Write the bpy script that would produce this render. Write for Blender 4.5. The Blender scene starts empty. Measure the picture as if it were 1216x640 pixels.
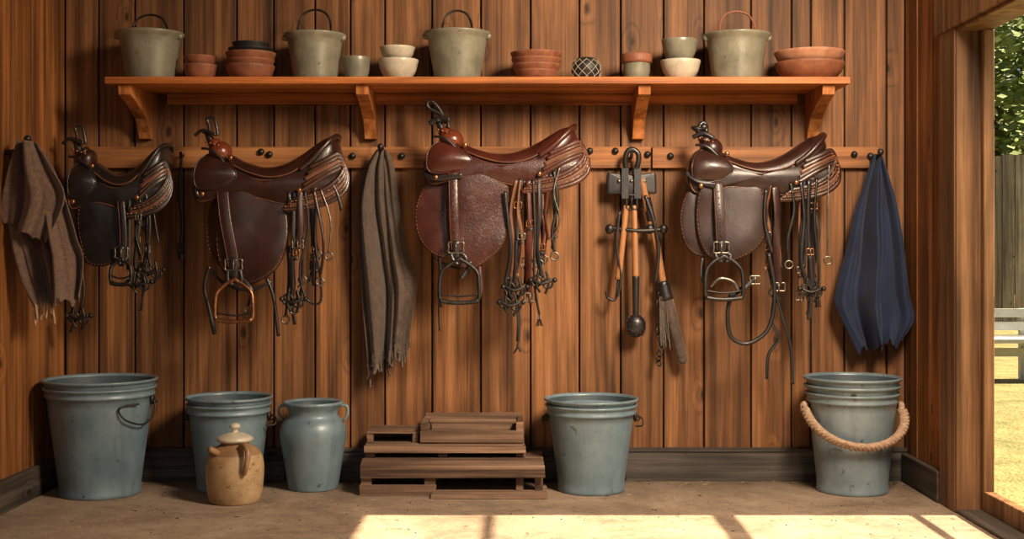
import bpy, bmesh, math, random
from mathutils import Vector, Matrix
random.seed(7)
S=0.003; F=1500.0; H=270.0; CX=620.0; CY=300.0
def k_at(d): return (F-d)/F
pi=math.pi

# ------------------------------------------------------------------ helpers
def spline(pts,n=8,closed=False):
    P=[tuple(p) for p in pts]; N=len(P); out=[]
    if N<3 and not closed:
        for j in range(n+1):
            t=j/n; out.append(tuple(a+(b-a)*t for a,b in zip(P[0],P[1])))
        return out
    segs=N if closed else N-1
    for i in range(segs):
        if closed: p0,p1,p2,p3=P[(i-1)%N],P[i],P[(i+1)%N],P[(i+2)%N]
        else: p0,p1,p2,p3=P[max(i-1,0)],P[i],P[i+1],P[min(i+2,N-1)]
        for j in range(n):
            t=j/n
            out.append(tuple(0.5*((2*b)+(-a+c)*t+(2*a-5*b+4*c-d)*t*t+(-a+3*b-3*c+d)*t**3) for a,b,c,d in zip(p0,p1,p2,p3)))
    if not closed: out.append(P[-1])
    return out

class B:
    def __init__(s,name,mats,ref=0.0):
        s.name=name; s.mats=mats; s.k=k_at(ref); s.ref=ref
        s.v=[]; s.f=[]; s.m=[]; s.sm=[]; s.r=[]; s.rnd=0.0
        s.fl=CY+H/s.k
    def W(s,x,y,d): return Vector(((x-CX)*s.k*S,-d*S,(H+(CY-y)*s.k)*S))
    def add(s,vs,fs,m=0,smooth=True):
        o=len(s.v); s.v+=[tuple(v) for v in vs]; s.r+=[s.rnd]*len(vs)
        for i,f in enumerate(fs):
            s.f.append([a+o for a in f]); s.m.append(m if isinstance(m,int) else m[i]); s.sm.append(smooth)
    def box(s,x0,x1,y0,y1,d0,d1,m=0,jit=0,rnd=None):
        if rnd is not None: s.rnd=rnd
        c=[s.W(x,y,d)+Vector([random.uniform(-jit,jit)*S for _ in range(3)]) for d in(d0,d1) for y in(y0,y1) for x in(x0,x1)]
        s.add(c,[(0,1,3,2),(4,6,7,5),(0,4,5,1),(2,3,7,6),(0,2,6,4),(1,5,7,3)],m,False)
    def grid(s,rows,cu=False,cv=False,m=0,cap=False,smooth=True,mrow=None):
        R=len(rows); C=len(rows[0]); vs=[p for r in rows for p in r]; fs=[]; ms=[]
        for i in range(R if cv else R-1):
            for j in range(C if cu else C-1):
                a=i*C+j; b=i*C+(j+1)%C; c=((i+1)%R)*C+(j+1)%C; d=((i+1)%R)*C+j
                fs.append((a,b,c,d)); ms.append(mrow[i] if mrow else m)
        if cap:
            fs.append(tuple(range(C))); ms.append(mrow[0] if mrow else m)
            fs.append(tuple((R-1)*C+j for j in range(C))); ms.append(mrow[-1] if mrow else m)
        s.add(vs,fs,ms,smooth)
    def tube(s,path,r,m=0,seg=8,closed=False,n=6,raw=False):
        P=path if raw else spline(path,n,closed)
        pts=[s.W(*p) for p in P]; N=len(pts); rows=[]; nrm=None
        for i,p in enumerate(pts):
            if closed: t=pts[(i+1)%N]-pts[i-1]
            else: t=pts[min(i+1,N-1)]-pts[max(i-1,0)]
            if t.length<1e-9: t=Vector((0,0,1))
            t.normalize()
            if nrm is None:
                nrm=Vector((0,1,0)) if abs(t.y)<.9 else Vector((1,0,0))
            nrm=(nrm-t*nrm.dot(t)).normalized(); bi=t.cross(nrm)
            rr=(r if not isinstance(r,(list,tuple)) else r[0]+(r[1]-r[0])*i/(N-1))*s.k*S
            rows.append([p+(nrm*math.cos(2*pi*j/seg)+bi*math.sin(2*pi*j/seg))*rr for j in range(seg)])
        s.grid(rows,cu=True,cv=closed,m=m,cap=not closed)
    def strap(s,path,w,t=2.0,m=0,n=6,twist=0.0):
        P=spline(path,n); pts=[s.W(*p) for p in P]; N=len(pts); rows=[]
        for i,p in enumerate(pts):
            T=(pts[min(i+1,N-1)]-pts[max(i-1,0)]).normalized()
            side=T.cross(Vector((0,-1,0)))
            if side.length<.05: side=Vector((1,0,0))
            side.normalize(); nn=side.cross(T).normalized()
            a=twist*math.sin(i*0.35)
            s2=side*math.cos(a)+nn*math.sin(a); n2=nn*math.cos(a)-side*math.sin(a)
            ww=w/2*s.k*S; tt=t/2*s.k*S
            rows.append([p+s2*ww*x+n2*tt*y for x,y in((1,.3),(.8,1),(-.8,1),(-1,.3),(-1,-.3),(-.8,-1),(.8,-1),(1,-.3))])
        s.grid(rows,cu=True,m=m,cap=True)
    def panel(s,outline,d0,t=3,dome=4,m=0,n=7,bend=None,edge=None,em=0,er=1.3,edash=False):
        O=spline(outline,n,True); C=len(O)
        cx=sum(p[0] for p in O)/C; cy=sum(p[1] for p in O)/C
        bf=bend or (lambda x,y:0)
        def ring(r,dd): return [s.W(cx+(x-cx)*r,cy+(y-cy)*r,d0+bf(cx+(x-cx)*r,cy+(y-cy)*r)+dd) for x,y in O]
        rows=[ring(.3,0),ring(.7,0),ring(.985,0),ring(1,t*.4),ring(.99,t*.8),ring(.965,t)]
        for r in(.88,.75,.6,.42,.22,.04): rows.append(ring(r,t+dome*(1-r*r)))
        s.grid(rows,cu=True,m=m,cap=True)
        if edge is not None:
            E=[(cx+(x-cx)*edge,cy+(y-cy)*edge,d0+bf(x,y)+t+dome*(1-edge**2)+.1) for x,y in O]
            if edash:
                for i in range(0,C,1):
                    a,b_=E[i],E[(i+1)%C]; q=tuple(u+(v-u)*.6 for u,v in zip(a,b_))
                    s.tube([a,q],er,em,5,raw=True)
            else: s.tube(E,er,em,6,True,raw=True)
    def lathe(s,cx,d,prof,m=0,seg=48,mrow=None,sm=True,closed=False):
        c=s.W(cx,0,d); rows=[]
        for r,y in prof:
            z=(H+(CY-y)*s.k)*S; rr=r*s.k*S
            rows.append([Vector((c.x+rr*math.cos(2*pi*j/seg),c.y+rr*math.sin(2*pi*j/seg),z)) for j in range(seg)])
        s.grid(rows,cu=True,m=m,mrow=mrow,cap=True,smooth=sm)
    def ell(s,x,y,d,rx,ry,rd,m=0,rot=0,U=20,V=12):
        c=s.W(x,y,d); rows=[]
        for i in range(V+1):
            a=pi*(i+.02)/(V+.04); row=[]
            for j in range(U):
                b=2*pi*j/U
                p=Vector((rx*math.sin(a)*math.cos(b),rd*math.sin(a)*math.sin(b),ry*math.cos(a)))*s.k*S
                row.append(c+Matrix.Rotation(rot,3,'Y')@p)
            rows.append(row)
        s.grid(rows,cu=True,m=m,cap=True)
    def ring(s,x,y,d,r,tr,m=0,sy=1,tilt=0,seg=8):
        s.tube([(x+r*math.cos(a*pi/10),y+r*sy*math.sin(a*pi/10),d+tilt*math.cos(a*pi/10)) for a in range(20)],tr,m,seg,True,raw=True)
    def buckle(s,x,y,d,w,h,m,tr=1.1,rot=0):
        pts=[(-w/2,-h/2),(0,-h/2),(w/2,-h/2),(w/2,0),(w/2,h/2),(0,h/2),(-w/2,h/2),(-w/2,0)]
        s.tube([(x+a*math.cos(rot)-b*math.sin(rot),y+a*math.sin(rot)+b*math.cos(rot),d) for a,b in pts],tr,m,8,True,n=3)
        s.tube([(x,y-h/2,d+1),(x,y+h/2,d+1)],tr*.8,m,6,n=2)
    def done(s,bevel=0,solid=0,sub=0):
        me=bpy.data.meshes.new(s.name); me.from_pydata(s.v,[],s.f)
        for mt in s.mats: me.materials.append(mt)
        me.polygons.foreach_set('material_index',s.m); me.polygons.foreach_set('use_smooth',s.sm)
        at=me.attributes.new('rnd','FLOAT','POINT'); at.data.foreach_set('value',s.r)
        bm=bmesh.new(); bm.from_mesh(me); bmesh.ops.recalc_face_normals(bm,faces=bm.faces); bm.to_mesh(me); bm.free()
        ob=bpy.data.objects.new(s.name,me); bpy.context.scene.collection.objects.link(ob)
        if solid:
            md=ob.modifiers.new('sol','SOLIDIFY'); md.thickness=solid; md.offset=0
        if sub:
            md=ob.modifiers.new('sub','SUBSURF'); md.levels=sub; md.render_levels=sub
        if bevel:
            md=ob.modifiers.new('bev','BEVEL'); md.width=bevel; md.segments=2; md.limit_method='ANGLE'; md.angle_limit=math.radians(40)
        return ob

# ------------------------------------------------------------------ materials
def newmat(name):
    m=bpy.data.materials.new(name); m.use_nodes=True
    nt=m.node_tree; return m,nt,nt.nodes['Principled BSDF']
def N(nt,t,**kw):
    n=nt.nodes.new(t)
    for k,v in kw.items():
        if k in n.inputs: n.inputs[k].default_value=v
        else: setattr(n,k,v)
    return n
def ramp(nt,stops):
    r=nt.nodes.new('ShaderNodeValToRGB'); e=r.color_ramp.elements
    while len(e)<len(stops): e.new(.5)
    for i,(p,c) in enumerate(stops):
        e[i].position=p; e[i].color=(c[0],c[1],c[2],1) if isinstance(c,(tuple,list)) else (c,c,c,1)
    return r
def srgb(r,g,b):
    f=lambda v:((v/255+.055)/1.055)**2.4 if v/255>.04045 else v/255/12.92
    return (f(r),f(g),f(b))
def mulc(nt,a,b,fac=1.0,mode='MULTIPLY'):
    n=nt.nodes.new('ShaderNodeMix'); n.data_type='RGBA'; n.blend_type=mode
    if isinstance(fac,float): n.inputs[0].default_value=fac
    else: nt.links.new(fac,n.inputs[0])
    for s,i in((a,6),(b,7)):
        if isinstance(s,tuple): n.inputs[i].default_value=(*s,1)
        else: nt.links.new(s,n.inputs[i])
    return n.outputs[2]
def math_(nt,op,a,b=None,c=None):
    n=nt.nodes.new('ShaderNodeMath'); n.operation=op
    for i,v in enumerate((a,b,c)):
        if v is None: continue
        if isinstance(v,(int,float)): n.inputs[i].default_value=v
        else: nt.links.new(v,n.inputs[i])
    return n.outputs[0]

def wood(name,c0,c1,c2,axis='z',rough=.6,knots=True,var=.35,gr=1.0,bump=.35,rings=40.,contrast=.8):
    m,nt,bs=newmat(name); L=nt.links.new
    tc=N(nt,'ShaderNodeTexCoord'); at=N(nt,'ShaderNodeAttribute',attribute_name='rnd')
    off=N(nt,'ShaderNodeVectorMath',operation='MULTIPLY_ADD'); cmb=N(nt,'ShaderNodeCombineXYZ')
    for i in range(3): L(at.outputs['Fac'],cmb.inputs[i])
    off.inputs[1].default_value=(7.3,3.1,11.7); L(cmb.outputs[0],off.inputs[0]); L(tc.outputs['Object'],off.inputs[2])
    def mp(a,b):
        n=N(nt,'ShaderNodeMapping'); sc={'z':(a,a,b),'x':(b,a,a),'y':(a,b,a)}[axis]
        n.inputs['Scale'].default_value=sc; L(off.outputs[0],n.inputs['Vector']); return n.outputs[0]
    n1=N(nt,'ShaderNodeTexNoise',Scale=1.0,Detail=2.0,Roughness=.5,Distortion=.4); L(mp(4.5*gr,.32*gr),n1.inputs['Vector'])
    ph=math_(nt,'MULTIPLY',n1.outputs['Fac'],rings)
    kfac=None
    if knots:
        sp=N(nt,'ShaderNodeSeparateXYZ'); L(off.outputs[0],sp.inputs[0])
        u,w_={'z':(math_(nt,'ADD',sp.outputs[0],sp.outputs[1]),sp.outputs[2]),'x':(sp.outputs[2],sp.outputs[0]),'y':(sp.outputs[2],sp.outputs[1])}[axis]
        wn=N(nt,'ShaderNodeTexNoise',Scale=9.,Detail=2.); L(tc.outputs['Object'],wn.inputs['Vector'])
        u=math_(nt,'MULTIPLY_ADD',wn.outputs['Fac'],.035,u)
        cb=N(nt,'ShaderNodeCombineXYZ'); L(math_(nt,'MULTIPLY',u,6.5),cb.inputs[0]); L(math_(nt,'MULTIPLY',w_,3.4),cb.inputs[1])
        v=N(nt,'ShaderNodeTexVoronoi',voronoi_dimensions='2D',Scale=1.0); L(cb.outputs[0],v.inputs['Vector'])
        sc=N(nt,'ShaderNodeSeparateColor'); L(v.outputs['Color'],sc.inputs[0])
        mask=math_(nt,'GREATER_THAN',sc.outputs[0],.74)
        near=N(nt,'ShaderNodeMapRange'); near.interpolation_type='SMOOTHSTEP'
        near.inputs[1].default_value=.3; near.inputs[2].default_value=0; L(v.outputs['Distance'],near.inputs[0])
        nk=math_(nt,'MULTIPLY',near.outputs[0],mask)
        ph=math_(nt,'MULTIPLY_ADD',nk,11.,ph)
        kr=N(nt,'ShaderNodeMapRange'); kr.inputs[1].default_value=.085; kr.inputs[2].default_value=.03; L(v.outputs['Distance'],kr.inputs[0])
        kfac=math_(nt,'MULTIPLY',kr.outputs[0],mask)
    sn=math_(nt,'SINE',ph)
    mr=N(nt,'ShaderNodeMapRange'); mr.inputs[1].default_value=-1; mr.inputs[2].default_value=1; L(sn,mr.inputs[0])
    n2=N(nt,'ShaderNodeTexNoise',Scale=1.0,Detail=5.0,Roughness=.75); L(mp(190*gr,3.0*gr),n2.inputs['Vector'])
    n5=N(nt,'ShaderNodeTexNoise',Scale=1.0,Detail=4.0,Roughness=.6); L(mp(36*gr,.9*gr),n5.inputs['Vector'])
    col=ramp(nt,[(.33,c0),(.5,c1),(.66,c2)]); L(n5.outputs['Fac'],col.inputs[0])
    g=ramp(nt,[(0,.58),(.3,.9),(1,1.)]); L(mr.outputs[0],g.inputs[0])
    c=mulc(nt,col.outputs[0],g.outputs[0],contrast)
    g2=ramp(nt,[(.32,.45),(.58,1.06)]); L(n2.outputs['Fac'],g2.inputs[0]); c=mulc(nt,c,g2.outputs[0],contrast)
    if knots: c=mulc(nt,c,(c0[0]*.18,c0[1]*.16,c0[2]*.15),math_(nt,'MULTIPLY',kfac,.85),'MIX')
    n3=N(nt,'ShaderNodeTexNoise',Scale=1.9,Detail=5.0,Roughness=.6); L(tc.outputs['Object'],n3.inputs['Vector'])
    g3=ramp(nt,[(.3,.58),(.62,1.1)]); L(n3.outputs['Fac'],g3.inputs[0]); c=mulc(nt,c,g3.outputs[0],.8)
    n6=N(nt,'ShaderNodeTexNoise',Scale=1.0,Detail=6.0,Roughness=.65); L(mp(14*gr,1.1*gr),n6.inputs['Vector'])
    g6=ramp(nt,[(.36,.5),(.47,1.)]); L(n6.outputs['Fac'],g6.inputs[0]); c=mulc(nt,c,g6.outputs[0],.55)
    fr=math_(nt,'FRACT',math_(nt,'MULTIPLY',at.outputs['Fac'],7.77))
    g4=ramp(nt,[(0,1-var),(1,1+var*.3)]); L(fr,g4.inputs[0]); c=mulc(nt,c,g4.outputs[0],1.0)
    L(c,bs.inputs['Base Color']); bs.inputs['Roughness'].default_value=rough; bs.inputs['Specular IOR Level'].default_value=.3
    bp=N(nt,'ShaderNodeBump',Strength=bump,Distance=.002); L(n2.outputs['Fac'],bp.inputs['Height']); L(bp.outputs[0],bs.inputs['Normal'])
    return m

def basic(name,c0,c1,scale=20,rough=.5,metal=0.,bump=.1,bscale=200,speck=None,coat=0.,sheen=0.,dist=.001,specth=.66,streak=None):
    m,nt,bs=newmat(name); L=nt.links.new
    tc=N(nt,'ShaderNodeTexCoord')
    n=N(nt,'ShaderNodeTexNoise',Scale=scale,Detail=6.0,Roughness=.65); L(tc.outputs['Object'],n.inputs['Vector'])
    r=ramp(nt,[(.32,c0),(.68,c1)]); L(n.outputs['Fac'],r.inputs[0]); c=r.outputs[0]
    if streak:
        mp=N(nt,'ShaderNodeMapping'); mp.inputs['Scale'].default_value=(26,26,3.2); L(tc.outputs['Object'],mp.inputs['Vector'])
        ns=N(nt,'ShaderNodeTexNoise',Scale=1.,Detail=7.0,Roughness=.7); L(mp.outputs[0],ns.inputs['Vector'])
        k=ramp(nt,[(.5,0.),(.7,.4)]); L(ns.outputs['Fac'],k.inputs[0]); c=mulc(nt,c,streak,k.outputs[0],'MIX')
        mp2=N(nt,'ShaderNodeMapping'); mp2.inputs['Scale'].default_value=(14,14,120); mp2.inputs['Rotation'].default_value=(.25,.3,0); L(tc.outputs['Object'],mp2.inputs['Vector'])
        n9=N(nt,'ShaderNodeTexNoise',Scale=1.,Detail=3.0,Roughness=.6); L(mp2.outputs[0],n9.inputs['Vector'])
        k=ramp(nt,[(.70,0.),(.74,.3)]); L(n9.outputs['Fac'],k.inputs[0]); c=mulc(nt,c,(.36,.38,.38),k.outputs[0],'MIX')
    if speck:
        n4=N(nt,'ShaderNodeTexNoise',Scale=scale*3.5,Detail=5.0,Roughness=.75); L(tc.outputs['Object'],n4.inputs['Vector'])
        k=ramp(nt,[(specth-.04,0.),(specth+.03,1.)]); L(n4.outputs['Fac'],k.inputs[0]); c=mulc(nt,c,speck,k.outputs[0],'MIX')
    L(c,bs.inputs['Base Color'])
    rr=N(nt,'ShaderNodeMapRange'); rr.inputs[3].default_value=rough*.8; rr.inputs[4].default_value=min(1,rough*1.25); L(n.outputs['Fac'],rr.inputs[0]); L(rr.outputs[0],bs.inputs['Roughness'])
    bs.inputs['Metallic'].default_value=metal; bs.inputs['Coat Weight'].default_value=coat; bs.inputs['Coat Roughness'].default_value=.25
    if sheen: bs.inputs['Sheen Weight'].default_value=sheen
    if bump:
        n2=N(nt,'ShaderNodeTexNoise',Scale=bscale,Detail=3.0); L(tc.outputs['Object'],n2.inputs['Vector'])
        bp=N(nt,'ShaderNodeBump',Strength=bump,Distance=dist); L(n2.outputs['Fac'],bp.inputs['Height']); L(bp.outputs[0],bs.inputs['Normal'])
    return m

M_wall=wood('plank_wood',srgb(100,64,37),srgb(148,99,60),srgb(174,120,77),'z',.6,True,.4)
M_side=wood('side_plank_wood',srgb(110,66,35),srgb(160,101,54),srgb(182,122,70),'z',.6,True,.32)
M_gap=basic('gap_dark',srgb(20,13,9),srgb(28,18,12),rough=.9)
M_shelf=wood('shelf_wood',srgb(138,74,34),srgb(186,110,56),srgb(204,130,72),'x',.5,False,.2,contrast=.7)
M_brack=wood('bracket_wood',srgb(138,78,38),srgb(186,115,62),srgb(204,134,78),'z',.5,False,.2,contrast=.7)
M_rail=wood('rail_wood',srgb(122,72,40),srgb(170,110,63),srgb(188,128,79),'x',.55,True,.2,contrast=.7)
M_base=wood('baseboard_wood',srgb(58,52,48),srgb(90,82,76),srgb(108,100,92),'x',.75,True,.2)
M_basey=wood('baseboard_wood_side',srgb(60,52,46),srgb(94,82,72),srgb(112,98,86),'y',.75,True,.2)
M_trim=wood('trim_wood',srgb(98,66,42),srgb(140,100,66),srgb(160,118,82),'z',.55,False,.15)
M_pallet=wood('old_pallet_wood',srgb(84,62,49),srgb(146,114,92),srgb(174,142,118),'x',.8,True,.4)
M_fence=wood('fence_wood',srgb(120,112,100),srgb(156,146,134),srgb(176,168,154),'z',.85,True,.3)
M_handle=wood('handle_wood',srgb(140,90,54),srgb(180,124,80),srgb(196,142,98),'z',.5,False,0,contrast=.5)
M_ceil=wood('ceiling_wood',srgb(60,38,24),srgb(96,64,40),srgb(120,84,54),'y',.7,False,.3)

def leather(name,c0,c1,rough=.32,tool=0.,spec=.5,coat=.25):
    m,nt,bs=newmat(name); L=nt.links.new; tc=N(nt,'ShaderNodeTexCoord')
    n=N(nt,'ShaderNodeTexNoise',Scale=14.,Detail=7.0,Roughness=.65); L(tc.outputs['Object'],n.inputs['Vector'])
    r=ramp(nt,[(.3,c0),(.7,c1)]); L(n.outputs['Fac'],r.inputs[0])
    cr=N(nt,'ShaderNodeTexNoise',Scale=34.,Detail=4.0,Distortion=2.2); L(tc.outputs['Object'],cr.inputs['Vector'])
    ab=math_(nt,'ABSOLUTE',math_(nt,'SUBTRACT',cr.outputs['Fac'],.5)); ck=N(nt,'ShaderNodeMapRange'); ck.inputs[1].default_value=0; ck.inputs[2].default_value=.018; ck.inputs[3].default_value=0; ck.inputs[4].default_value=1; L(ab,ck.inputs[0])
    kk=ramp(nt,[(0,.7),(1,1.)]); L(ck.outputs[0],kk.inputs[0]); c=mulc(nt,r.outputs[0],kk.outputs[0],.6); L(c,bs.inputs['Base Color'])
    v=N(nt,'ShaderNodeTexVoronoi',Scale=420. if not tool else tool); L(tc.outputs['Object'],v.inputs['Vector'])
    hh=math_(nt,'MULTIPLY_ADD',ck.outputs[0],.35,v.outputs['Distance'])
    bp=N(nt,'ShaderNodeBump',Strength=.25 if not tool else .4,Distance=.0012); L(hh,bp.inputs['Height']); L(bp.outputs[0],bs.inputs['Normal'])
    rr=N(nt,'ShaderNodeMapRange'); rr.inputs[3].default_value=rough*.7; rr.inputs[4].default_value=rough*1.5; L(n.outputs['Fac'],rr.inputs[0]); L(rr.outputs[0],bs.inputs['Roughness'])
    bs.inputs['Specular IOR Level'].default_value=spec
    bs.inputs['Coat Weight'].default_value=coat; bs.inputs['Coat Roughness'].default_value=.16
    return m
L_dark=leather('leather_dark',srgb(34,19,16),srgb(60,33,26),.3)
L_red=leather('leather_redbrown',srgb(50,22,17),srgb(84,37,27),.28)
L_redt=leather('leather_tooled',srgb(52,26,22),srgb(80,40,32),.32,170.)
L_edge=leather('leather_edge',srgb(84,48,32),srgb(124,78,52),.5)
L_blk=leather('leather_black',srgb(20,17,18),srgb(38,33,34),.34)
L_slate=leather('leather_slate',srgb(38,26,25),srgb(60,43,40),.32,0,.35,.15)
L_ball=leather('leather_polished',srgb(74,34,19),srgb(120,58,34),.18)
M_iron=basic('iron',srgb(44,42,42),srgb(72,68,66),60,.42,.8,.2,300)
M_steel=basic('steel',srgb(104,98,90),srgb(150,142,132),60,.35,.9,.1,300)
M_brass=basic('brass',srgb(132,86,60),srgb(178,128,92),60,.32,.9,.1,300)
M_bkt=basic('bucket_blue_grey',srgb(90,110,120),srgb(122,142,152),7,.42,.1,.12,40,speck=srgb(58,60,60),coat=.15,dist=.0015,specth=.66,streak=srgb(70,84,92))
M_bkt2=basic('bucket_grey',srgb(98,114,122),srgb(134,148,154),7,.42,.1,.12,40,speck=srgb(72,70,64),coat=.15,dist=.0015,specth=.64,streak=srgb(80,88,92))
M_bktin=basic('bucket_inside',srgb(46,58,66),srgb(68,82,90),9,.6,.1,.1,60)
M_khaki=basic('enamel_khaki',srgb(110,108,94),srgb(140,136,118),14,.36,.1,.15,50,speck=srgb(78,72,58),coat=.2,streak=srgb(88,84,70))
M_terra=basic('terracotta',srgb(112,66,46),srgb(150,92,64),30,.6,0,.2,150)
M_terra2=basic('terracotta_pale',srgb(158,106,80),srgb(188,138,108),30,.6,0,.2,150)
M_cream=basic('cream_glaze',srgb(176,164,144),srgb(202,192,172),30,.35,0,.1,100,coat=.3)
M_black=basic('black_clay',srgb(26,24,24),srgb(44,40,38),30,.5,0,.2,100)
M_jug=basic('stoneware',srgb(150,120,86),srgb(190,160,120),12,.5,0,.15,90,speck=srgb(110,80,52),specth=.62)
M_jugd=basic('stoneware_brown',srgb(124,92,64),srgb(158,124,90),12,.45,0,.15,90)
M_rope=basic('rope',srgb(136,106,84),srgb(190,160,134),90,.85,0,.4,300)
M_clb=basic('cloth_brown',srgb(58,47,41),srgb(86,71,60),40,.95,0,.6,500,speck=srgb(106,86,72),sheen=.25,specth=.6)
M_cll=basic('cloth_taupe',srgb(82,60,49),srgb(118,91,74),60,.95,0,.8,420,speck=srgb(60,42,34),sheen=.3,specth=.58,dist=.003)
M_clu=basic('cloth_blue',srgb(12,24,50),srgb(24,40,74),12,.85,0,.4,500,sheen=.05)
M_fring=basic('fringe_tan',srgb(150,120,90),srgb(180,150,118),60,.9,0,.2,300)
M_grass=basic('grass',srgb(92,92,46),srgb(148,134,84),6,.95,0,.6,60,speck=srgb(66,80,32),dist=.02)
M_leaf=basic('leaves',srgb(72,90,44),srgb(134,148,84),3,.7,0,0)
M_bark=basic('bark',srgb(70,54,40),srgb(100,82,62),20,.9,0,.5,40,dist=.01)
M_white=basic('white_paint',srgb(170,172,168),srgb(198,200,196),20,.6,0,.1,80)
M_straw=basic('straw',srgb(140,116,82),srgb(182,156,116),60,.8,0,0)

def floor_mat():
    m,nt,bs=newmat('floor_dust'); L=nt.links.new; tc=N(nt,'ShaderNodeTexCoord')
    a=N(nt,'ShaderNodeTexNoise',Scale=3.,Detail=10.,Roughness=.7,Distortion=.6); L(tc.outputs['Object'],a.inputs['Vector'])
    r=ramp(nt,[(.3,srgb(114,96,80)),(.5,srgb(156,133,111)),(.7,srgb(182,160,136))]); L(a.outputs['Fac'],r.inputs[0])
    b=N(nt,'ShaderNodeTexNoise',Scale=90.,Detail=8.,Roughness=.85); L(tc.outputs['Object'],b.inputs['Vector'])
    g=ramp(nt,[(.36,.55),(.58,1.08)]); L(b.outputs['Fac'],g.inputs[0]); c=mulc(nt,r.outputs[0],g.outputs[0],.75)
    v=N(nt,'ShaderNodeTexNoise',Scale=14.,Detail=8.,Roughness=.75); L(tc.outputs['Object'],v.inputs['Vector'])
    q=ramp(nt,[(.34,.6),(.5,1.)]); L(v.outputs['Fac'],q.inputs[0]); c=mulc(nt,c,q.outputs[0],.8)
    cr=N(nt,'ShaderNodeTexNoise',Scale=2.6,Detail=7.0,Distortion=1.2,Roughness=.6); L(tc.outputs['Object'],cr.inputs['Vector'])
    ab=math_(nt,'ABSOLUTE',math_(nt,'SUBTRACT',cr.outputs['Fac'],.5)); ck=ramp(nt,[(0,.45),(.006,1.)]); L(ab,ck.inputs[0]); c=mulc(nt,c,ck.outputs[0],.45)
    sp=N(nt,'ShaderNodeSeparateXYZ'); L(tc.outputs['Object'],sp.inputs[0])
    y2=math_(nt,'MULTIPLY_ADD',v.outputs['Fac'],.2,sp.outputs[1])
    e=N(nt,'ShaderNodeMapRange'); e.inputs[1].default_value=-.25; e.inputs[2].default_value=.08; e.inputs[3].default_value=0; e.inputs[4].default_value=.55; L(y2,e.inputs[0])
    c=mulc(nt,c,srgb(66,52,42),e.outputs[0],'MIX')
    L(c,bs.inputs['Base Color']); bs.inputs['Roughness'].default_value=.85
    bp=N(nt,'ShaderNodeBump',Strength=.7,Distance=.004); L(b.outputs['Fac'],bp.inputs['Height']); L(bp.outputs[0],bs.inputs['Normal'])
    return m
M_floor=floor_mat()

# ------------------------------------------------------------------ room shell
XL=77.0; XR=1075.0; ZT=-530.0
FL=CY+H
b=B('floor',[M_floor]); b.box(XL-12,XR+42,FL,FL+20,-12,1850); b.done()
b=B('ceiling',[M_ceil])
for i in range(16): b.box(XL-12+i*65.5,XL-12+(i+1)*65.5-2,ZT-10,ZT,-12,1850,rnd=random.random())
b.done()
b=B('wall_back',[M_wall,M_gap])
seams=[77,117,160,218,281,325,374,416,457,513,571,630,688,737,788,836,892,940,963,1003,1053,1075]
for i in range(len(seams)-1):
    b.box(seams[i]+1.0,seams[i+1]-1.0,ZT,FL-.0,-6,random.uniform(-.6,.3),0,rnd=random.random()*5)
b.box(XL-10,XR+10,ZT,FL,-14,-5,1)
b.done(bevel=.003)
b=B('wall_left',[M_side,M_gap])
d=0
while d<1850:
    w=random.uniform(40,62); b.box(XL-8,XL+random.uniform(-.5,.3),ZT,FL,d+1,min(d+w-1,1850),0,rnd=random.random()*5); d+=w
b.box(XL-14,XL-6,ZT,FL,-6,1850,1); b.done(bevel=.003)
OP0=187; OP1=760; ZH=FL-504
b=B('wall_right',[M_side,M_gap])
d=0
for w in (46,52,50,39): b.box(XR+random.uniform(-.3,.5),XR+8,ZT,FL,d+1,d+w-1,0,rnd=random.random()*5); d+=w
d=OP0
while d<1850:
    w=random.uniform(40,62); d2=min(d+w,1850)
    if d<OP1: b.box(XR,XR+8,ZT,ZH-2,d+1,min(d2,OP1)-1,0,rnd=random.random()*5); d2=min(d2,OP1)
    else: b.box(XR,XR+8,ZT,FL,d+1,d2-1,0,rnd=random.random()*5)
    d=d2
b.box(XR+6,XR+30,ZT,FL,-6,OP0-1,1); b.box(XR+6,XR+30,ZT,ZH,OP0-1,OP1+1,1); b.box(XR+6,XR+30,ZT,FL,OP1+1,1850,1)
b.done(bevel=.003)
b=B('baseboard_back',[M_base])
for x0,x1 in((77,340),(340,742),(742,1075)): b.box(x0+.5,x1-.5,534,FL,.5,8,rnd=random.random()*5)
b.box(77,1075,531,535,.5,10,rnd=2.2); b.done(bevel=.002)
b=B('baseboard_left',[M_basey]); b.box(XL+.5,XL+8,536,FL,11,1840,rnd=1.1); b.done(bevel=.003)
b=B('baseboard_right',[M_basey]); b.box(XR-8,XR-.5,536,FL,11,138,rnd=3.1); b.box(XR-8,XR-.5,536,FL,OP1+60,1840,rnd=3.1); b.done(bevel=.003)
b=B('trim_1',[M_trim,M_shelf])
b.box(XR-6,XR-.2,ZH-52,FL,140,OP0+.5,0,rnd=.3)
b.box(XR-6,XR-.2,ZH-52,FL,OP1,OP1+50,0,rnd=.9)
b.box(XR-8,XR-.2,ZH-54,ZH,OP0-60,OP1+60,0,rnd=1.9)
b.box(XR-5,XR+31,ZH,FL,OP0,OP0+4,0,rnd=2.6)
b.box(XR-5,XR+31,ZH,FL,OP1-4,OP1,0,rnd=2.1)
b.box(XR-5,XR+31,ZH,ZH+4,OP0+4,OP1-4,0,rnd=1.3)
b.done(bevel=.003)
b=B('door_1',[M_trim,M_basey])
b.box(XR+20,XR+31,ZH+4,FL-4,OP0+4,OP0+14,0,rnd=.7)
b.box(XR+20,XR+31,ZH+4,FL-4,OP1-17,OP1-4,0,rnd=.7)
b.box(XR+20,XR+31,FL-24,FL-4,OP0+14,OP1-17,0,rnd=.2)
b.box(XR-5,XR+36,FL-4,FL,OP0+4,OP1-4,1,rnd=.2)
b.done(bevel=.003)

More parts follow.
